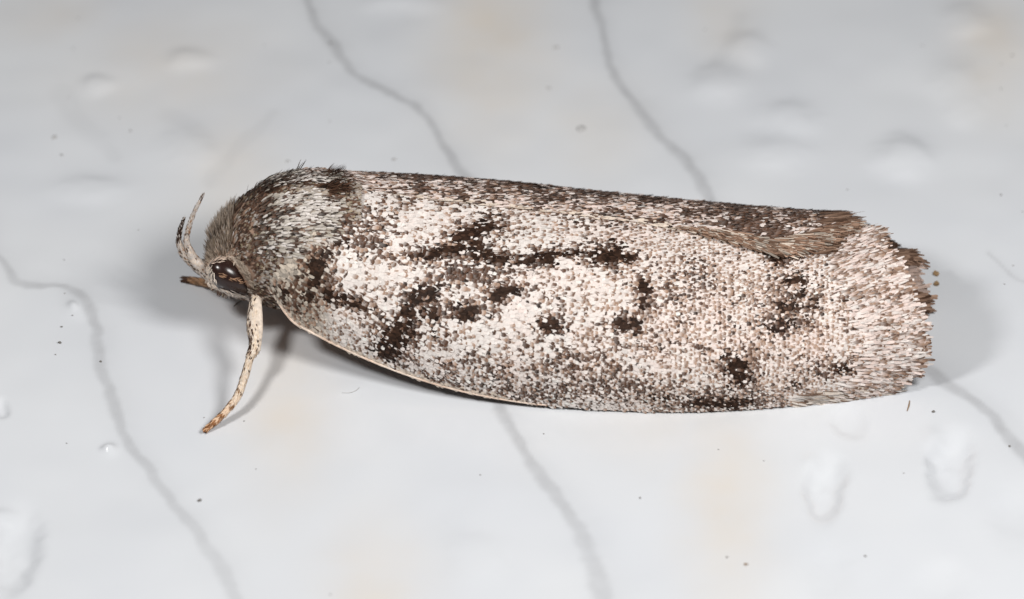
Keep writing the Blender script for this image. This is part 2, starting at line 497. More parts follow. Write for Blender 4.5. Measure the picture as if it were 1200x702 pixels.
def near_wing_colours(px, py, par):
    n = len(px)
    jx, jy = px + rng.normal(0, 2.2, n), py + rng.normal(0, 1.8, n)
    d = field(SPOTS, jx, jy); c = field(CLOUDS, jx, jy)
    c = np.minimum(c * 1.3, .85)
    c = np.maximum(c, .55 * field([(a, b, u * 1.7 + 3, v * 1.7 + 3, g, wt) for a, b, u, v, g, wt in SPOTS], jx, jy)); k = field(CLEAR, px, py); t = field(TANS, px, py)
    nz = fbm(px / 16, py / 16, 41)
    r = rng.random(n)
    pale = mixc(np.tile(WHITE, (n, 1)), np.tile(PINK, (n, 1)), np.clip(t * .6 + rng.normal(0, .14, n) + (fbm(px / 40, py / 40, 91) - .5) * .8, 0, 1))
    grey = np.clip(k * .25 + rng.normal(0, .12, n) + (fbm(px / 30, py / 22, 93) - .5) * .9, 0, .6)
    pale = mixc(pale, np.tile(GREY * 1.35, (n, 1)), grey)
    sh = (1 - smooth(365, 402, px)) * .85               # duller, beige shoulder
    pale = mixc(pale, np.tile(np.array([.44, .375, .30]), (n, 1)) * rng.uniform(.5, 1.5, (n, 1)), sh)
    cb = pale.copy(); ct = pale.copy()
    # freckles: dot scales in the staggered lattice, pale with a tan or brown tip
    tl = smooth(640, 860, px)
    p0 = np.clip(.58 + .36 * tl + c * .9 - k * .45 * (1 - tl) + (nz - .5) * (1.2 - .7 * tl), .12, .97)
    p1 = np.clip(.05 + .05 * tl + c * .70 + (nz - .58) * .7, 0, .9)
    fre = r < np.where(par == 0, p0, p1)
    amount = np.clip(rng.beta(1.3, 1.7, n) * (1.05 - .50 * tl + 1.1 * c), 0, 1)
    tipc = mixc(np.tile(TAN, (n, 1)), np.tile(BROWN, (n, 1)), amount)
    ct[fre] = tipc[fre]
    cb[fre] = (pale * .8 + tipc * .2)[fre]
    # clouds: brown scales
    r2 = rng.random(n)
    br = r2 < np.clip(c * (.85 + (nz - .5) * 1.6) * np.where(par == 0, 1.6, .8), 0, .95)
    bc = mixc(np.tile(BROWN * 1.5, (n, 1)), np.tile(DARK, (n, 1)), rng.beta(1.3, 1.6, n))
    ct[br] = bc[br]; cb[br] = (bc * .6 + pale * .25)[br]
    # spots: dark scales
    dk = rng.random(n) < np.clip((d * 2.0 - .42) * np.where(par == 0, 1.25, .85), 0, .96)
    dc = mixc(np.tile(DARK, (n, 1)), np.tile(BROWN, (n, 1)), rng.beta(1, 3.4, n))
    ct[dk] = dc[dk]; cb[dk] = (dc * 1.3)[dk]
    br_ = rng.normal(1, .055, n)[:, None]
    return np.clip(cb * br_, .008, .9), np.clip(ct * br_, .008, .9)

def lattice(x0, x1, p0, p1, sx, sp, jit=.32):
    """staggered, jittered positions in (photo column, phi); sx and sp in mm"""
    xs = np.arange(x0, x1, sx * PX)
    out = []; par = []
    ref = 2.75
    for i, x in enumerate(xs):
        ph = np.arange(p0, p1, sp / ref) + (i % 2) * .5 * sp / ref
        out.append(np.stack([np.full(len(ph), x), ph], 1)); par.append(np.where((i % 2 == 0) & ((np.arange(len(ph)) + i // 2) % 2 == 0), 0, 1))
    a = np.concatenate(out)
    jj = jit * (1 - .45 * smooth(600, 850, a[:, 0]))
    a[:, 0] += rng.normal(0, 1, len(a)) * jj * sx * PX; a[:, 1] += rng.normal(0, 1, len(a)) * jj * sp / ref
    return a[:, 0], a[:, 1], np.concatenate(par)

def wing_mesh(name, p0f, p1f, startf, endf, off, thick, colour):
    nu, nv = 120, 44
    Vt = []
    for layer in (off, off - thick):
        G = np.zeros((nu, nv, 3))
        v = np.linspace(0, 1, nv)
        for j, vv in enumerate(v):
            xa = np.linspace(0, 1, nu)
            ph0 = p0f(600) * (1 - vv) + p1f(600) * vv
            x = startf(ph0) + (endf(ph0) - startf(ph0)) * xa
            ph = p0f(x) * (1 - vv) + p1f(x) * vv
            P, dx, dp, n = roof_frame(x, ph)
            G[:, j] = P + n * layer
        Vt.append(G.reshape(-1, 3))
    V = np.concatenate(Vt)
    nA = nu * nv
    F = grid_faces(nu, nv)
    F = np.concatenate([F, F[:, ::-1] + nA])
    ring = np.concatenate([np.arange(nv - 1), np.arange(nu - 1) * nv + nv - 1, (nu - 1) * nv + np.arange(nv - 1, 0, -1), np.arange(nu - 1, 0, -1) * nv])
    nx = np.roll(ring, -1)
    F = np.concatenate([F, np.stack([ring, ring + nA, nx + nA, nx], 1)])
    V[:, 2] = np.maximum(V[:, 2], .012)
    return mesh_np(name, V, F, M_WING, moth, np.tile(colour, (len(V), 1)))

def tube_geo(bm, pts, rad, seg=12, sub=6, flat=1.0):
    pts = np.array(pts, float); rad = np.array(rad, float)
    s = np.concatenate([[0], np.cumsum(np.linalg.norm(np.diff(pts, axis=0), axis=1))])
    tt = np.linspace(0, s[-1], (len(pts) - 1) * sub + 1)
    C = np.stack([cinterp(np.stack([s, pts[:, k]], 1), tt) for k in range(3)], 1)
    R = np.interp(tt, s, rad)
    T = unit(np.gradient(C, axis=0))
    up = np.array([.0, .3, 1.0]); rings = []
    for c, t, r in zip(C, T, R):
        a = unit(np.cross(t, np.array([1.0, .1, .2]))); b = np.cross(t, a)
        rings.append([bm.verts.new(c + r * (math.cos(q) * a + flat * math.sin(q) * b)) for q in np.linspace(0, 2 * math.pi, seg, endpoint=False)])
    for A, Bq in zip(rings[:-1], rings[1:]):
        for k in range(seg):
            bm.faces.new((A[k], A[(k + 1) % seg], Bq[(k + 1) % seg], Bq[k]))
    bm.faces.new(rings[0][::-1]); bm.faces.new(rings[-1])
    return C, T, R

# ---- near forewing
near = wing_mesh('forewing', lambda x: np.zeros_like(np.asarray(x, float)) + .0, lambda x: np.zeros_like(np.asarray(x, float)) + 1.9,
                 lambda p: interp(NEAR_START, p), lambda p: interp(NEAR_END, p), -.02, .03, CREAM * .75)
near['label'] = 'pale forewing speckled with dark brown spots'
far = wing_mesh('forewing', lambda x: pm(x), lambda x: np.zeros_like(np.asarray(x, float)) + math.pi,
                lambda p: interp(NEAR_START, np.minimum(p, math.pi - p)), lambda p: interp(FAR_END, p), .026, .024, CREAM * .7)
far['label'] = 'opposite forewing lapping over the ridge with a brown fringe'

def near_scales():
    x, ph, par = lattice(304, 1078, .012, 1.75, .050, .046, .26)
    ok = (x > interp(NEAR_START, ph)) & (x < interp(NEAR_END, ph)) & (ph < np.where(x < 1015, pm(np.clip(x, 300, 1035)) + .12, 1.8))
    ok &= rng.random(len(x)) < .25 + .75 * smooth(0, 26, x - interp(NEAR_START, ph))
    x, ph, par = x[ok], ph[ok], par[ok]
    P, dx, dp, n = roof_frame(x, ph)
    px, py = project(P + dx * .1)
    cb, ct = near_wing_colours(px, py, par)
    N = len(x)
    # pale cream rim along the front of the costal edge
    rim = smooth(.07, .02, ph) * (1 - smooth(560, 640, x))
    rim = (rng.random(N) < rim)
    cb[rim] = CREAM; ct[rim] = CREAM * rng.uniform(.7, 1.05, (rim.sum(), 1))
    # direction: tailwards, turning a little down toward the costal edge and up at the apex
    ang = rng.normal(0, .11, N) - .20 * np.exp(-ph / .35) + .10 * smooth(800, 1050, x) * smooth(.5, 1.4, ph)
    D = dx * np.cos(ang)[:, None] + dp * np.sin(ang)[:, None]
    big = 1.22 - .30 * smooth(420, 900, x)
    L = rng.normal(.150, .022, N).clip(.1, .22) * big; W = rng.normal(.066, .010, N).clip(.04, .10) * big
    W = W * np.where(par == 0, 1.12, 1.0)
    edge = smooth(.5, .1, ph)
    L *= 1 - .25 * edge; W *= 1 - .25 * edge
    lift = .020 + rng.exponential(.006, N).clip(0, .03) + .007 * (par == 0)
    flakes('wing_scales', P, D, n, L, W, lift, cb, ct, near, M_SCALE, roll=.09)

def fringe(name, parent, x, ph, L, W, ang, lift, cb, ct, off=0.0, curl=0.0, jitter=.08):
    P, dx, dp, n = roof_frame(x, ph)
    N = len(x)
    a = ang + rng.normal(0, jitter, N)
    D = dx * np.cos(a)[:, None] + dp * np.sin(a)[:, None]
    flakes(name, P + n * off, D, n, L, W, lift, cb, ct, parent, M_SCALE, curl=curl, tipstart=.3)

def near_fringe():
    # long narrow scales fanning from the outer margin
    n = 4200
    ph = rng.uniform(-.02, 1.85, n)
    row = rng.integers(0, 6, n)
    back = row / 5.0
    x = interp(NEAR_END, ph) - 50 * back + rng.normal(0, 5, n) * (1 + 1.5 * back)
    L = rng.normal(.26, .04, n).clip(.16, .36) * (1 - .15 * back) * (.85 + .35 * hash_noise(ph * 14, ph * 0 + 5, 12))
    ang = np.interp(ph, [0, .3, .8, 1.3, 1.6], [-.22, -.04, .04, .10, .10]) + (hash_noise(ph * 11, ph * 0 + 8, 13) - .5) * .35
    r = rng.random(n)
    cb = mixc(np.tile(WHITE, (n, 1)), np.tile(PINK, (n, 1)), rng.random(n))
    ct = cb * rng.uniform(.75, 1.05, (n, 1))
    P = roof(x, ph); px, py = project(P)
    d = field(SPOTS, px, py)
    bandn = hash_noise(ph * 9, row * 1.7, 9)
    b = (r < .20 + .45 * (bandn > .62) + .10 * (row == 0)) | (rng.random(n) < d)
    tc = mixc(np.tile(TAN * .9, (n, 1)), np.tile(BROWN, (n, 1)), rng.beta(1.2, 1.6, n))
    ct[b] = tc[b]; cb[b & (rng.random(n) < .35)] *= .6
    lift = .025 + rng.exponential(.018, n).clip(0, .08)
    fringe('fringe', near, x, ph, L, rng.normal(.052, .012, n).clip(.025, .08), ang, lift, cb, ct, .012, jitter=.10)
    # costal fringe near the apex: cream hairs lying along the lower margin
    n = 230
    x = rng.uniform(915, 1035, n); ph = rng.uniform(-.03, .12, n)
    c = mixc(np.tile(CREAM, (n, 1)), np.tile(WHITE, (n, 1)), rng.random(n))
    bk = rng.random(n) < .3
    c[bk] = TAN * .6
    t = c * rng.uniform(.4, 1.0, (n, 1))
    fringe('costal_fringe', near, x, ph, rng.uniform(.3, .55, n), .045, np.full(n, -.22), rng.uniform(.0, .04, n), c, t, .02)

def far_scales():
    x, ph, par = lattice(304, 1068, .7, math.pi, .064, .054)
    xc = np.clip(x, 300, 1035)
    ok = (ph > pm(xc)) & (x < interp(FAR_END, ph)) & (x > interp(NEAR_START, np.minimum(ph, math.pi - ph)))
    x, ph = x[ok], ph[ok]; xc = xc[ok]
    P, dx, dp, n = roof_frame(x, ph)
    N = len(x)
    px, py = project(P)
    over = ph - pm(xc)
    r = rng.random(N)
    nz = fbm(px / 22, py / 9, 51)
    pale = mixc(np.tile(WHITE, (N, 1)), np.tile(PINK, (N, 1)), rng.random(N))
    cb, ct = pale.copy(), pale.copy()
    tail = smooth(720, 830, px)
    darkness = np.clip(.50 + .20 * tail + (nz - .5) * 1.7 + .30 * smooth(.2, .45, over) - .2 * smooth(.12, 0, over), .05, .95)
    b = r < darkness
    bc = mixc(np.tile(BROWN * 1.6, (N, 1)), np.tile(DARK, (N, 1)), rng.beta(1.2, 1.5, N))
    ct[b] = bc[b]; cb[b] = (bc * .7 + pale * .2)[b]
    f = (~b) & (rng.random(N) < .4)
    ct[f] = (TAN * rng.uniform(.6, 1.1, (f.sum(), 1)))
    rim = (over < .035) & (x > 470) & (x < 790) & (rng.random(N) < .62)       # cream folded margin
    cb[rim] = CREAM * 1.05; ct[rim] = CREAM
    ang = rng.normal(0, .14, N) - .06
    D = dx * np.cos(ang)[:, None] + dp * np.sin(ang)[:, None]
    L = rng.normal(.19, .03, N).clip(.1, .3); W = rng.normal(.066, .011, N).clip(.04, .1)
    flakes('wing_scales', P + n * .035, D, n, L, W, .022 + rng.exponential(.008, N).clip(0, .05), cb, ct, far, M_SCALE)

def far_fringe():
    # brown combed fringe hanging from the lapped margin
    n = 2600
    x = rng.uniform(790, 985, n)
    dep = rng.random(n) ** 1.4
    ph = pm(x) + .015 + dep * .11 * smooth(770, 860, x)
    L = (.26 + .34 * smooth(800, 880, x) * (1 - .45 * smooth(930, 1010, x))) * rng.uniform(.5, 1.15, n)
    ang = np.interp(x, [775, 830, 880, 930, 1010], [-.20, -.40, -.46, -.20, .06])
    t = rng.random(n)
    c = mixc(np.tile(TAN * .95, (n, 1)), np.tile(BROWN * 1.5, (n, 1)), t)
    pale = rng.random(n) < .26
    c[pale] = CREAM * .75
    st = .55 + .9 * hash_noise(x * .35, x * 0 + 4, 15)
    c = c * st[:, None]
    ct = c * rng.uniform(.6, 1.15, (n, 1))
    fringe('fringe', far, x, ph, L, rng.normal(.042, .01, n).clip(.02, .07), ang, rng.uniform(.0, .05, n), c, ct, .075, jitter=.10)
    n = 700
    ph = rng.uniform(1.45, 3.1, n)
    x = interp(FAR_END, ph) - 22 * rng.random(n)
    c = mixc(np.tile(TAN * .8, (n, 1)), np.tile(BROWN, (n, 1)), rng.random(n) ** 1.3)
    ct = c * rng.uniform(.5, 1.1, (n, 1))
    fringe('tip_fringe', far, x, ph, rng.uniform(.25, .42, n) * (1 + .75 * np.exp(-((ph - 2.0) / .22) ** 2)), .05, rng.normal(.02, .12, n), rng.uniform(.0, .06, n), c, ct, .05)

def hindwing():
    # folded hindwing inside the roof, its brown fringe showing past the tail
    u = np.linspace(0, 1, 24); v = np.linspace(0, 1, 14)
    U, Vv = np.meshgrid(u, v, indexing='ij')
    def pt(U, Vv):
        end = 1066 + 8 * np.sin(Vv * 9) - 14 * (1 - Vv) ** 2
        x = 820 + (end - 820) * U
        py = 300 + 66 * Vv + 4 * np.sin(U * 5)
        y = .75 - .95 * Vv
        z = ((362 - py) / PX - SE * y) / CE + .10 * np.sin(Vv * 11)
        return np.stack([(x - 600) / PX, y, np.maximum(z, .06)], -1)
    V1 = pt(U, Vv).reshape(-1, 3); V2 = V1 - np.array([0, .012, .018])
    F = grid_faces(24, 14)
    hw = mesh_np('hindwing', np.concatenate([V1, V2]), np.concatenate([F, F[:, ::-1] + len(V1)]), M_WING, moth, np.tile(TAN * .8, (2 * len(V1), 1)))
    hw['label'] = 'brown hindwing edge showing past the forewing tip'
    n = 900
    a, b = rng.uniform(.80, 1.0, n), rng.random(n)
    P = pt(a, b)
    du = unit(pt(a + .01, b) - pt(a - .01, b)); dv = unit(pt(a, b + .01) - pt(a, b - .01))
    N = unit(np.cross(dv, du)); N *= np.sign(N[:, 2:3] - N[:, 1:2] + 1e-6)
    ang = rng.normal(.05, .14, n) + (hash_noise(b * 8, b * 0, 3) - .5) * .7
    D = du * np.cos(ang)[:, None] + dv * np.sin(ang)[:, None]
    c = mixc(np.tile(TAN, (n, 1)), np.tile(BROWN, (n, 1)), rng.random(n))
    g = hash_noise(b * 10, b * 0 + 3, 31) > .6
    c[g] = c[g] * .5 + PINK * .45
    flakes('fringe', P + N * .02, D, N, rng.uniform(.25, .5, n), .055, rng.uniform(.0, .07, n), c * 1.1, c * rng.uniform(.55, 1.1, (n, 1)), hw, M_SCALE)

def costal_rim():
    x = np.linspace(330, 640, 60)
    P, dx, dp, n = roof_frame(x, np.full(60, .012))
    bm = bmesh.new()
    q = [tuple(p) for p in (P + n * .022 - dp * .018)]
    rad = [.008] + [.027 - .014 * k / 58 for k in range(58)] + [.006]
    tube_geo(bm, q, rad, seg=10, sub=1)
    bmesh.ops.recalc_face_normals(bm, faces=bm.faces)
    V = np.array([v.co for v in bm.verts]); bm.verts.index_update()
    F = np.array([[v.index for v in f.verts] for f in bm.faces if len(f.verts) == 4])
    bm.free()
    t = hash_noise(V[:, 0] * 5, V[:, 1] * 0, 61)
    mesh_np('costal_edge', V, F, M_WING, near, mixc(np.tile(np.array([.82, .70, .60]), (len(V), 1)), np.tile(np.array([.70, .52, .41]), (len(V), 1)), t))

near_scales(); near_fringe(); far_scales(); far_fringe(); hindwing(); costal_rim()

# ---------------------------------------------------------------- body: one continuous mesh
def body_frame(xp, ph):
    P = body_pt(xp, ph)
    dx = unit(body_pt(xp + 1.5, ph) - body_pt(xp - 1.5, ph)); dp = unit(body_pt(xp, ph + 1e-3) - body_pt(xp, ph - 1e-3))
    return P, dx, dp, unit(np.cross(dx, dp))

r_ = 1 / PX
near_leg_pts = [px_at(306,335,-.75), px_at(300,352,-1.15), px_at(297,380,-1.7), px_at(298,408,-2.2), px_at(294,417,-2.38), px_at(288,437,-2.78), px_at(277,466,-3.28),
                px_at(259,488,-3.62), px_ground(243,502,.06)]
near_leg_rad = [7*r_, 7*r_, 8.0*r_, 6.8*r_, 4.2*r_, 4.5*r_, 4.3*r_, 3.8*r_, 2.9*r_]
far_leg_pts = [px_at(290,345,.1), px_at(262,338,.35), px_at(240,331,.65), px_ground(218,328,.06)]
far_leg_rad = [8*r_, 6*r_, 5*r_, 3.6*r_]
palp_a_pts = [px_at(278,340,-.35), px_at(258,333,-.45), px_at(240,318,-.50), px_at(225,300,-.50), px_at(219,285,-.50), px_at(222,264,-.5), px_at(229,246,-.5), px_at(237,230,-.48)]
palp_a_rad = [6*r_, 6.4*r_, 6.8*r_, 5.6*r_, 3.2*r_, 2.5*r_, 1.8*r_, .8*r_]
palp_b_pts = [px_at(272,340,.0), px_at(248,326,.05), px_at(228,310,.08), px_at(214,295,.1), px_at(210,283,.1), px_at(211,270,.1), px_at(215,258,.1)]
palp_b_rad = [6*r_, 6.2*r_, 6*r_, 4.6*r_, 2.8*r_, 2.2*r_, .9*r_]
mid_leg_pts = [np.array([-4.0, -.9, .9]), np.array([-3.4, -1.5, .55]), np.array([-2.6, -1.7, .22]), np.array([-1.8, -1.6, .06])]
mid_leg_pts_b = [p * np.array([1, -1, 1]) for p in mid_leg_pts]
mid_rad = [9*r_, 8*r_, 6*r_, 4*r_]
TUBES = {}

def build_body():
    bm = bmesh.new()
    seg = 40
    def ring(x, y, z, r):
        return [bm.verts.new((x, y - r * math.cos(q), z + r * math.sin(q))) for q in np.linspace(0, 2 * math.pi, seg, endpoint=False)]
    rings = []
    for xp in np.concatenate([np.array([241.5]), np.arange(244, 403, 6.0)]):
        if xp < 243: r, zc = np.array(.12), ring_at(np.array(243.))[1]
        else: r, zc = ring_at(np.array(float(xp)))
        rings.append(ring((xp - 600) / PX, 0, float(zc), float(r) - .03))
    for xp, zc, r in ((450, 1.45, 1.15), (480, 1.38, 1.08), (540, 1.3, 1.0), (620, 1.15, .92), (700, 1.0, .82), (780, .9, .7), (850, .85, .55), (900, .8, .25)):
        rings.append(ring((xp - 600) / PX, float(cinterp(AXIS, np.array(float(xp)))), zc, r))
    for A, Bq in zip(rings[:-1], rings[1:]):
        for k in range(seg):
            bm.faces.new((A[k], A[(k + 1) % seg], Bq[(k + 1) % seg], Bq[k]))
    bm.faces.new(rings[0][::-1]); bm.faces.new(rings[-1])
    for nm, p, r in (('near_leg', near_leg_pts, near_leg_rad), ('far_leg', far_leg_pts, far_leg_rad), ('palp_a', palp_a_pts, palp_a_rad),
                     ('palp_b', palp_b_pts, palp_b_rad), ('mid_a', mid_leg_pts, mid_rad), ('mid_b', mid_leg_pts_b, mid_rad)):
        TUBES[nm] = tube_geo(bm, p, r)
    # tibial spur beside the knee, claws
    tube_geo(bm, [px_at(302,352,-1.2), px_at(304,385,-1.8), px_at(303,412,-2.3)], [5*r_, 4.5*r_, 2.5*r_])
    tube_geo(bm, [px_ground(243,502,.06), px_ground(237,506,.03)], [3*r_, 1.5*r_], sub=2)
    bmesh.ops.recalc_face_normals(bm, faces=bm.faces)
    me = bpy.data.meshes.new('body'); bm.to_mesh(me); bm.free()
    tmp = bpy.data.objects.new('body_source', me); col.objects.link(tmp)
    md = tmp.modifiers.new('remesh', 'REMESH'); md.mode = 'VOXEL'; md.voxel_size = .032
    sm = tmp.modifiers.new('soft', 'SMOOTH'); sm.factor = .5; sm.iterations = 2
    dg = bpy.context.evaluated_depsgraph_get()
    out = bpy.data.meshes.new_from_object(tmp.evaluated_get(dg))
    bpy.data.objects.remove(tmp); bpy.data.meshes.remove(me)
    n = len(out.vertices)
    V = np.zeros(n * 3, np.float32); out.vertices.foreach_get('co', V); V = V.reshape(-1, 3).astype(float)
    C = np.tile(TAN * .75, (n, 1))
    for nm, (cc, tt, rr) in TUBES.items():
        d = np.full(n, 9.0); k = np.zeros(n, int)
        for i, (c, r) in enumerate(zip(cc, rr)):
            q = np.linalg.norm(V - c, axis=1) - r * 1.3
            u = q < d; d[u] = q[u]; k[u] = i
        m = d < .03
        base = {'near_leg': CREAM * .95, 'far_leg': np.array([.30, .16, .08]), 'palp_a': CREAM * 1.0, 'palp_b': CREAM * .85}.get(nm, TAN * .8)
        C[m] = base
        if nm in ('near_leg', 'far_leg'):
            f = k / (len(cc) - 1)
            ring_ = m & (f > .68) & (np.abs(((f - .6) * 11) % 1 - .5) < .10)
            C[ring_] = np.array([.30, .15, .07])
            C[m & (f > .965)] = BROWN
        if nm == 'palp_b':
            C[m & (k / (len(cc) - 1) > .78)] = BROWN
    a = out.attributes.new('col', 'FLOAT_COLOR', 'POINT')
    cc = np.ones((n, 4), np.float32); cc[:, :3] = C; a.data.foreach_set('color', cc.ravel())
    out.polygons.foreach_set('use_smooth', np.ones(len(out.polygons), bool))
    out.transform(Matrix.Scale(S, 4))
    return link_mesh('body', out, M_BODY, moth)
body = build_body()

# ---- eyes
def eye(px, py, y, side):
    c = px_at(px, py, y)
    bm = bmesh.new()
    bmesh.ops.create_uvsphere(bm, u_segments=36, v_segments=24, radius=1)
    R = Matrix.Rotation(math.radians(44), 4, 'Y')
    bm.transform(Matrix.Translation(Vector(c)) @ R @ Matrix.Diagonal((.54, .33, .33, 1)))
    bm.transform(Matrix.Scale(S, 4))
    me = bpy.data.meshes.new('eye'); bm.to_mesh(me); bm.free()
    me.polygons.foreach_set('use_smooth', np.ones(len(me.polygons), bool))
    return link_mesh('eye', me, M_EYE, moth)
e1 = eye(270, 325, -.88, -1)
far_c = px_at(270, 325, -.88) * np.array([1, -1, 1])
me2 = e1.data.copy(); me2.transform(Matrix.Translation((.1 * S, -.22 * S, -.1 * S)) @ Matrix.Diagonal((1, -1, 1, 1))); me2.flip_normals()
link_mesh('eye', me2, M_EYE, moth)
EYE = px_at(270, 325, -.88)

# ---- thorax and head scales
def body_scales():
    xs, ps = [], []
    for x in np.arange(246, 446, 2.6):
        r = float(ring_at(np.array(min(x, 420.)))[0])
        nphi = int(2 * math.pi * r / .046 * .85)
        ph = rng.uniform(-.75, math.pi + .5, nphi)
        xs.append(np.full(nphi, x) + rng.normal(0, 1.4, nphi)); ps.append(ph)
    x = np.concatenate(xs).clip(244, 418); ph = np.concatenate(ps)
    P, dx, dp, n = body_frame(x, ph)
    px, py = project(P)
    keep = (((px - 270) / 27) ** 2 + ((py - 325) / 20) ** 2 > .85) | (ph > 1.6)
    # the wing base stays clear below the tegula
    keep &= ~((px > 372) & (py > 270 + (px - 372) * -.35) & (ph < 1.6))
    keep &= px < 428
    x, ph, P, dx, dp, n, px, py = [q[keep] for q in (x, ph, P, dx, dp, n, px, py)]
    N = len(x)
    # direction
    away = P - (EYE + np.array([-.05, .25, -.1]))
    tang = unit(away - n * np.sum(away * n, 1, keepdims=True))
    head = 1 - smooth(262, 286, px)
    back = dx + dp * (.18 * np.cos(ph))[:, None] * 1.0
    D = unit(tang) * head[:, None] + unit(back) * (1 - head)[:, None]
    D = unit(D + rng.normal(0, .20, (N, 3)))
    L = np.where(px < 276, rng.uniform(.11, .19, N), rng.uniform(.09, .145, N))
    W = np.where(px < 276, rng.uniform(.020, .034, N), rng.uniform(.040, .062, N))
    lift = rng.uniform(.02, .055, N) + head * rng.uniform(.02, .07, N)
    # colours
    nz = fbm(px / 14, py / 9, 71); r = rng.random(N)
    pale = mixc(np.tile(WHITE * .72, (N, 1)), np.tile(GREY * .70, (N, 1)), rng.random(N) ** .6)
    pale = mixc(pale, np.tile(np.array([.42, .33, .245]), (N, 1)), .9 * rng.random(N))
    drk = mixc(np.tile(BROWN * 1.7, (N, 1)), np.tile(DARK, (N, 1)), rng.beta(1.1, 1.9, N))
    TH_D = [(285,228,26,12,-40,.9),(350,202,50,9,0,.9),(300,232,30,16,-30,.8),(325,212,40,12,-15,.9),(370,203,36,8,0,.85),(318,246,20,12,-10,.7),(330,250,16,9,0,.7),(388,212,14,14,0,.9),(395,228,12,9,0,.7),
            (275,255,14,18,-50,.55),(300,285,12,22,10,.62),(285,305,12,18,0,.5),(302,270,9,5,0,.7),(315,318,12,12,0,.35),(330,330,16,16,0,.45),(370,310,12,14,0,.8),
            (345,290,12,6,0,.3),(313,355,6,5,0,.8),(300,330,14,14,0,.4)]
    TH_P = [(360,245,34,14,-25,.95),(340,225,16,9,-20,.6),(330,262,24,6,0,.6),(262,300,12,8,-20,.8),(340,305,20,16,0,.5),(255,285,14,14,0,.6),(345,232,24,9,-25,.6),(372,238,18,12,-25,.8)]
    d = field(TH_D, px + rng.normal(0, 2, N), py + rng.normal(0, 2, N)); k = field(TH_P, px, py)
    p = np.clip(.50 + d * .85 - k * .40 + (nz - .5) * 1.9, .06, .95)
    b = r < p
    cb, ct = pale.copy(), pale.copy()
    wh = rng.random(N) < k * .28
    cb[wh] = WHITE; ct[wh] = WHITE * rng.uniform(.85, 1.05, (wh.sum(), 1))
    ct[b] = drk[b]; cb[b] = (drk * .8 + pale * .15)[b]
    ol = rng.random(N) < .16
    ct[ol] = OLIVE * rng.uniform(.6, 1.2, (ol.sum(), 1))
    cr = (rng.random(N) < field([(258,306,16,6,-25,1)], px, py))
    cb[cr] = np.array([.75, .55, .42]); ct[cr] = np.array([.80, .68, .56])
    hd = px < 280 + rng.normal(0, 6, N)
    for nm, m, rw in (('head_hair', hd, ROWS_HAIR), ('thorax_scales', ~hd, ROWS_SCALE)):
        flakes(nm, (P - n * .03)[m], D[m], n[m], L[m], W[m], lift[m], cb[m], ct[m], body, M_HAIR, rows=rw, curl=-.01)

def tegula():
    # plate of broad scales lapping from the thorax over the near wing base, and its twin
    for side in (0, 1):
        n = 900
        u = rng.random(n); v = rng.random(n)
        x = 300 + 92 * u
        ph = .55 + .95 * v - .10 * u
        x = x + 10 * v
        if side: ph = math.pi - ph
        P, dx, dp, nn = body_frame(np.clip(x, 250, 415), ph)
        px, py = project(P)
        if side: px, py = x, 300 - 60 * v
        sgn = -1 if side else 1
        D = unit(dx + dp * sgn * (.22 * (v - .1))[:, None] + rng.normal(0, .13, (n, 3)))
        k = field([(362,246,32,14,-28,1),(335,262,26,6,0,.6),(345,232,22,9,-25,.7),(330,295,26,14,0,.5)], px, py)
        d = field([(318,246,18,9,0,.8),(332,252,14,8,0,.7),(388,222,14,14,0,.9),(300,275,14,12,0,.6),(310,300,14,14,0,.5),(350,270,10,5,0,.4)], px, py)
        pale = mixc(np.tile(WHITE, (n, 1)), np.tile(np.array([.40, .35, .28]), (n, 1)), np.clip(rng.random(n) ** .6 - k * .45, 0, 1))
        drk = mixc(np.tile(BROWN * 1.4, (n, 1)), np.tile(DARK, (n, 1)), rng.random(n))
        b = rng.random(n) < np.clip(.42 + .6 * d - .4 * k + (fbm(px / 9, py / 7, 77) - .5) * 1.4, .05, .92)
        pale *= .88
        cb, ct = pale.copy(), pale.copy()
        ct[b] = drk[b]; cb[b] = (drk * .6 + pale * .2)[b]
        flakes('tegula_scales', P + nn * rng.uniform(0, .05, n)[:, None], D, nn, rng.uniform(.10, .18, n), rng.uniform(.035, .055, n),
               rng.uniform(.02, .05, n), cb, ct, body, M_HAIR, rows=ROWS_SCALE, curl=-.02)

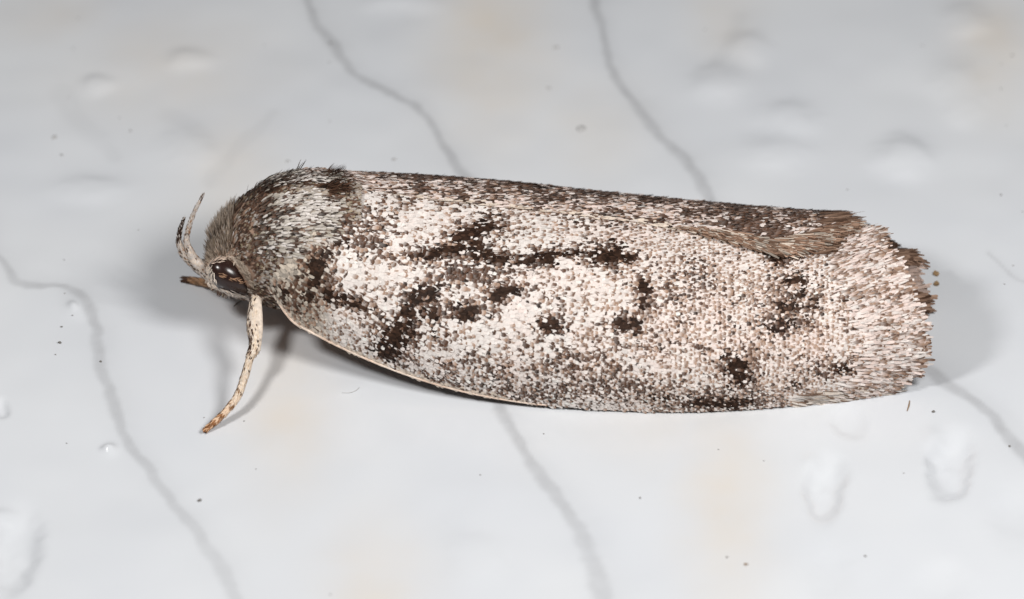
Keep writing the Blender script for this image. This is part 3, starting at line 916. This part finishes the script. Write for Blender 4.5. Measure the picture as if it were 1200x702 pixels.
def crest():
    # tufts standing up on the back of the thorax and the ruff on the head
    n = 260
    x = np.concatenate([rng.normal(388, 8, 90), rng.uniform(290, 410, 170)]); ph = np.concatenate([rng.uniform(1.5, 2.6, 90), rng.uniform(1.6, 2.5, 170)])
    P, dx, dp, nn = body_frame(np.clip(x, 250, 415), ph)
    D = unit(dx + rng.normal(0, .25, (n, 3)))
    c = mixc(np.tile(BROWN, (n, 1)), np.tile(DARK, (n, 1)), rng.random(n))
    x_t = (np.abs(x - 388) < 9) | (np.abs(x - 346) < 5)
    flakes('crest_hair', P, D, nn, rng.uniform(.14, .28, n), .04, rng.uniform(.05, .13, n) + x_t * rng.uniform(.03, .16, n), c, c * 1.1, body, M_HAIR, rows=ROWS_HAIR)
    n = 900
    x = rng.uniform(246, 275, n); ph = rng.uniform(.35, 2.4, n)
    P, dx, dp, nn = body_frame(x, ph)
    away = P - (EYE + np.array([.02, .25, -.15]))
    tang = unit(away - nn * np.sum(away * nn, 1, keepdims=True))
    D = unit(tang + np.array([-.25, 0, .3]) + rng.normal(0, .2, (n, 3)))
    c = mixc(np.tile(np.array([.70, .57, .45]), (n, 1)), np.tile(np.array([.17, .12, .085]), (n, 1)), rng.random(n))
    px, py = project(P)
    keep = ((px - 271) / 32) ** 2 + ((py - 326) / 26) ** 2 > .95
    keep |= ph > 1.5
    flakes('head_ruff', P[keep], D[keep], nn[keep], rng.uniform(.11, .21, keep.sum()), .026, rng.uniform(.05, .15, keep.sum()), c[keep], (c * .8)[keep], body, M_HAIR, rows=ROWS_HAIR)

def tube_scales(nm, part, count, cfun, L=.12, W=.034):
    cc, tt, rr = TUBES[nm]
    f = rng.random(count)
    i = f * (len(cc) - 1.001); k = i.astype(int); fr = (i - k)[:, None]
    c = cc[k] * (1 - fr) + cc[k + 1] * fr; t = unit(tt[k] * (1 - fr) + tt[k + 1] * fr); r = (rr[k] * (1 - fr[:, 0]) + rr[k + 1] * fr[:, 0])
    a = unit(np.cross(t, np.array([1.0, .1, .2]))); b = np.cross(t, a)
    q = rng.uniform(0, 2 * math.pi, count)
    n = a * np.cos(q)[:, None] + b * np.sin(q)[:, None]
    P = c + n * (r * .92)[:, None]
    px, py = project(P); cpx, cpy = project(c)
    cb, ct = cfun(f, px - cpx, py - cpy, px, py)
    flakes(part, P, t + rng.normal(0, .10, (count, 3)), n, rng.uniform(.7, 1.3, count) * L, W, rng.uniform(.004, .02, count), cb, ct, body, M_HAIR, rows=ROWS_HAIR)

def leg_cols(f, ox, oy, px, py):
    n = len(f)
    c = mixc(np.tile(np.array([.84, .67, .50]), (n, 1)), np.tile(np.array([.82, .72, .62]), (n, 1)), rng.random(n))
    d = rng.random(n) < np.where(ox < -3.2, .36, .10) * (f < .62)
    d |= (np.abs(px - 291) < 5) & (np.abs(py - 397) < 13) & (rng.random(n) < .85)
    bands = np.zeros(n, bool)
    for b0, w0 in ((.71, .010), (.80, .012), (.875, .014), (.935, .02), (.985, .025)):
        bands |= np.abs(f - b0) < w0
    bands &= rng.random(n) < .75
    side = (f > .45) & (ox < -2.2) & (rng.random(n) < .45)
    c[bands | side] = np.array([.36, .19, .09]) * rng.uniform(.5, 1.2, ((bands | side).sum(), 1))
    ft = np.clip((f - .72) / .28, 0, 1)[:, None] * .75
    c = c * (1 - ft) + c * np.array([.95, .62, .36]) * ft
    c[d] = BROWN * rng.uniform(.4, 1.3, (d.sum(), 1))
    return c, c * rng.uniform(.85, 1.05, (n, 1))

def palp_cols(f, ox, oy, px, py):
    n = len(f)
    c = mixc(np.tile(np.array([.80, .70, .61]), (n, 1)), np.tile(WHITE, (n, 1)), rng.random(n))
    o = rng.random(n) < .10
    c[o] = np.array([.50, .28, .15])
    d = rng.random(n) < np.where((oy > 2.5) | (ox < -3.5), .30, .03) * (f < .7)
    d |= (f > .93) & (rng.random(n) < .5)
    c[d] = BROWN * rng.uniform(.5, 1.5, (d.sum(), 1))
    return c, c * rng.uniform(.85, 1.05, (n, 1))

def palp_b_cols(f, ox, oy, px, py):
    c, t = palp_cols(f, ox, oy, px, py)
    d = (f > .72) & (rng.random(len(f)) < .8)
    c[d] = BROWN * .6; t[d] = BROWN * .6
    return c, t

def far_leg_cols(f, ox, oy, px, py):
    n = len(f)
    c = np.tile(np.array([.32, .19, .11]), (n, 1)) * rng.uniform(.5, 1.5, (n, 1))
    c[f > .9] = BROWN * .7
    return c, c

body_scales(); tegula(); crest()
tube_scales('near_leg', 'leg_scales', 1900, leg_cols)
tube_scales('far_leg', 'leg_scales', 320, far_leg_cols)
tube_scales('palp_a', 'palp_scales', 1200, palp_cols, .09, .028)
tube_scales('palp_b', 'palp_scales', 900, palp_b_cols, .09, .028)

def eye_scales():
    # orange-brown scales crossing the eye and the cream rims above and below it
    rows_ = []
    for (p0, p1, n, spread, c) in (((254,320),(286,332),20,2.2,(.40,.23,.14)), ((244,308),(268,299),110,3.0,(.85,.68,.56)), ((244,334),(292,351),170,2.0,(.85,.74,.64)),
                                   ((298,340),(280,304),90,2.5,(.50,.40,.31)), ((241,304),(248,332),150,4.5,(.86,.74,.63)), ((268,299),(290,318),60,2.5,(.55,.45,.36))):
        t = rng.random(n)
        px = p0[0] + (p1[0] - p0[0]) * t + rng.normal(0, spread * .6, n); py = p0[1] + (p1[1] - p0[1]) * t + rng.normal(0, spread * .6, n)
        y = np.full(n, -1.02)
        rows_.append((px, py, y, np.tile(np.array(c), (n, 1)) * rng.uniform(.45, 1.15, (n, 1)), np.tile([p1[0] - p0[0], p1[1] - p0[1]], (n, 1))))
    px = np.concatenate([r[0] for r in rows_]); py = np.concatenate([r[1] for r in rows_])
    c = np.concatenate([r[3] for r in rows_]); dr = np.concatenate([r[4] for r in rows_]).astype(float)
    # sit on the eye ball: march from the camera side to the ellipsoid-ish head surface
    R = Matrix.Rotation(math.radians(44), 3, 'Y'); Rm = np.array(R)
    P = []; Nn = []
    for a, b in zip(px, py):
        best = None
        for y in np.linspace(-1.35, -.2, 60):
            q = px_at(a, b, y)
            l = Rm.T @ (q - EYE)
            e = (l[0] / .545) ** 2 + (l[1] / .335) ** 2 + (l[2] / .335) ** 2
            r, zc = ring_at(np.array(min(max(q[0] * PX + 600, 243.), 420.)))
            hd = (q[1] ** 2 + (q[2] - float(zc)) ** 2) / (float(r) + .0) ** 2
            if e <= 1 or hd <= 1:
                nrm = (Rm @ (l / np.array([.545, .335, .335]) ** 2)) if e <= 1 else np.array([0, q[1], q[2] - float(zc)])
                best = (q, nrm / np.linalg.norm(nrm)); break
        if best is None: best = (px_at(a, b, -.6), np.array([0, -.8, .6]))
        P.append(best[0]); Nn.append(best[1])
    P = np.array(P); Nn = np.array(Nn)
    D = np.stack([dr[:, 0], 0 * dr[:, 0], -dr[:, 1]], 1)
    D = unit(D) + rng.normal(0, .35, D.shape)
    n = len(P)
    flakes('eye_scales', P + Nn * .01, D, Nn, rng.uniform(.08, .14, n), .022, rng.uniform(.005, .03, n), c, c * 1.1, body, M_HAIR, rows=ROWS_HAIR)
eye_scales()

# ---------------------------------------------------------------- dust and loose bits on the surface
def speck(name, px, py, size, mat, label, cat, group, flat=.45, stretch=1.0, ang=0.0):
    c = px_ground(px, py)
    bm = bmesh.new()
    bmesh.ops.create_icosphere(bm, subdivisions=2, radius=1)
    rr = np.random.default_rng(int(px * 7 + py * 13))
    k = rr.normal(0, 1, (3, 3))
    for v in bm.verts:
        p = np.array(v.co)
        v.co = Vector(p * (1 + .22 * math.sin(3 * p @ k[0]) + .15 * math.sin(5 * p @ k[1])))
    h = size / PX / 2 * .64
    bm.transform(Matrix.Rotation(ang, 4, 'Z') @ Matrix.Diagonal((h * stretch, h, h * flat, 1)))
    zmin = min(v.co.z for v in bm.verts)
    bm.transform(Matrix.Translation((c[0], c[1], surf_z(c[0], c[1]) - zmin - .25 * h * flat)))
    bm.transform(Matrix.Scale(S, 4))
    me = bpy.data.meshes.new(name); bm.to_mesh(me); bm.free()
    me.polygons.foreach_set('use_smooth', np.ones(len(me.polygons), bool))
    o = link_mesh(name, me, mat)
    o['label'] = label; o['category'] = cat
    if group: o['group'] = group
    return o

DUST = [(72,181,3.6),(153,153,3.4),(92,22,2.6),(387,50,4),(386,72,3),(386,142,3),(310,54,2.6),(993,222,3),(1173,229,3.4),(1186,67,3.4),(1173,77,3),
        (1173,105,3),(1179,147,2.6),(826,34,2.8),(1081,55,3),(85,371,2.6),(72,383,3.4),(65,416,3),(118,424,4),(234,585,3.6),(78,518,2.6),(239,489,2.6),
        (286,493,3),(387,697,3),(563,557,3),(637,508,3),(842,527,3),(1014,653,3.6),(852,653,3.4),(1183,523,4),(1059,556,2.6),(1187,311,3),(1177,333,3),
        (1198,249,2.6),(80,114,2.6),(86,58,2.8),(76,344,3),(162,269,2.6),(75,304,2.6),(140,137,2.4),(895,539,2.6),(300,549,2.6)]
for x, y, s in DUST:
    speck('dust_speck', x, y, s if s > 3.2 else s * .9, M_DUST if s > 3.2 else M_PALEDUST, 'tiny grey dust speck lying on the white surface', 'dust speck', 'tiny grey dust specks', .5, 1.3, x)
speck('dirt_grain', 70, 402, 6.5, M_DUST, 'largest black dirt grain, beside the vein in front of the moth', 'dirt grain', None, .6, .8, 1.2)
speck('dirt_grain', 234, 586, 5.5, M_DUST, 'elongated dark grain beside the vein below the moth\'s foot', 'dirt grain', None, .5, 1.6, .6)
speck('dirt_grain', 750, 584, 4.5, M_DUST, 'small upright grey-brown grain on clean white below the wing', 'dirt grain', None, .5, .6, 0)
speck('dirt_grain', 1094, 483, 5, M_DUST, 'dark grain below the wing tip between two dimples', 'dirt grain', None, .5, 1.2, .3)
speck('brown_crumb', 874, 662, 5.5, M_BROWNDUST, 'pale brown crumb on the faint beige stain', 'crumb', None, .3, 1.2, .3)
for x, y, s in ((462,186,7),(337,190,7),(643,103,8),(651,55,9),(64,161,9)):
    speck('grey_fleck', x, y, s, M_GREYDUST, 'soft grey fleck on the surface behind the moth', 'fleck', 'soft grey flecks behind the moth', .15, 1.2, x)
speck('grey_chip', 680, 150, 17, M_GREYDUST, 'larger irregular grey chip behind the wings', 'chip', None, .10, 1.1, .4)

def loose_scale(px, py, lab):
    c = px_ground(px, py)
    o = None
    n = 7
    P = np.tile(c + np.array([-.03, 0, .02]), (n, 1)) + rng.normal(0, .012, (n, 3)) * np.array([1, 1, .25])
    N = unit(np.tile(np.array([0, -.35, 1.0]), (n, 1)) + rng.normal(0, .25, (n, 3)))
    D = unit(np.array([[1, .2, .0]]) + rng.normal(0, .4, (n, 3)))
    cb = np.tile(np.array([.30, .20, .11]), (n, 1)) * rng.uniform(.6, 1.6, (n, 1))
    o = flakes('loose_scale', P, D, N, .10, .07, .02, cb, cb, None, M_SCALE)
    del o['kind']
    o['label'] = lab; o['category'] = 'wing scale'; o['group'] = 'loose scales by the tail'
loose_scale(1096, 322, 'loose tan wing scale lying behind the moth\'s tail')
loose_scale(1096, 334, 'loose tan wing scale lying behind the moth\'s tail')

def fibre(pts, r, mat, label):
    bm = bmesh.new()
    tube_geo(bm, [px_ground(*p) + np.array([0, 0, surf_z(*px_ground(*p)[:2]) + r * .8]) for p in pts], [r * .6] + [r] * (len(pts) - 2) + [r * .5], seg=8)
    bmesh.ops.recalc_face_normals(bm, faces=bm.faces)
    bm.transform(Matrix.Scale(S, 4))
    me = bpy.data.meshes.new('fibre'); bm.to_mesh(me); bm.free()
    me.polygons.foreach_set('use_smooth', np.ones(len(me.polygons), bool))
    o = link_mesh('fibre', me, mat)
    o['label'] = label; o['category'] = 'fibre'
fibre([(1066,470),(1065,476),(1063,482)], .016, M_BROWNDUST, 'short brown fibre on the surface below the wing tip')
fibre([(274,360),(278,356),(283,353)], .012, M_DUST, 'short dark fibre in the shadow beside the front leg')
fibre([(401,461),(410,461),(418,458),(421,455)], .009, M_GREYDUST, 'curved grey fibre in front of the wing edge')
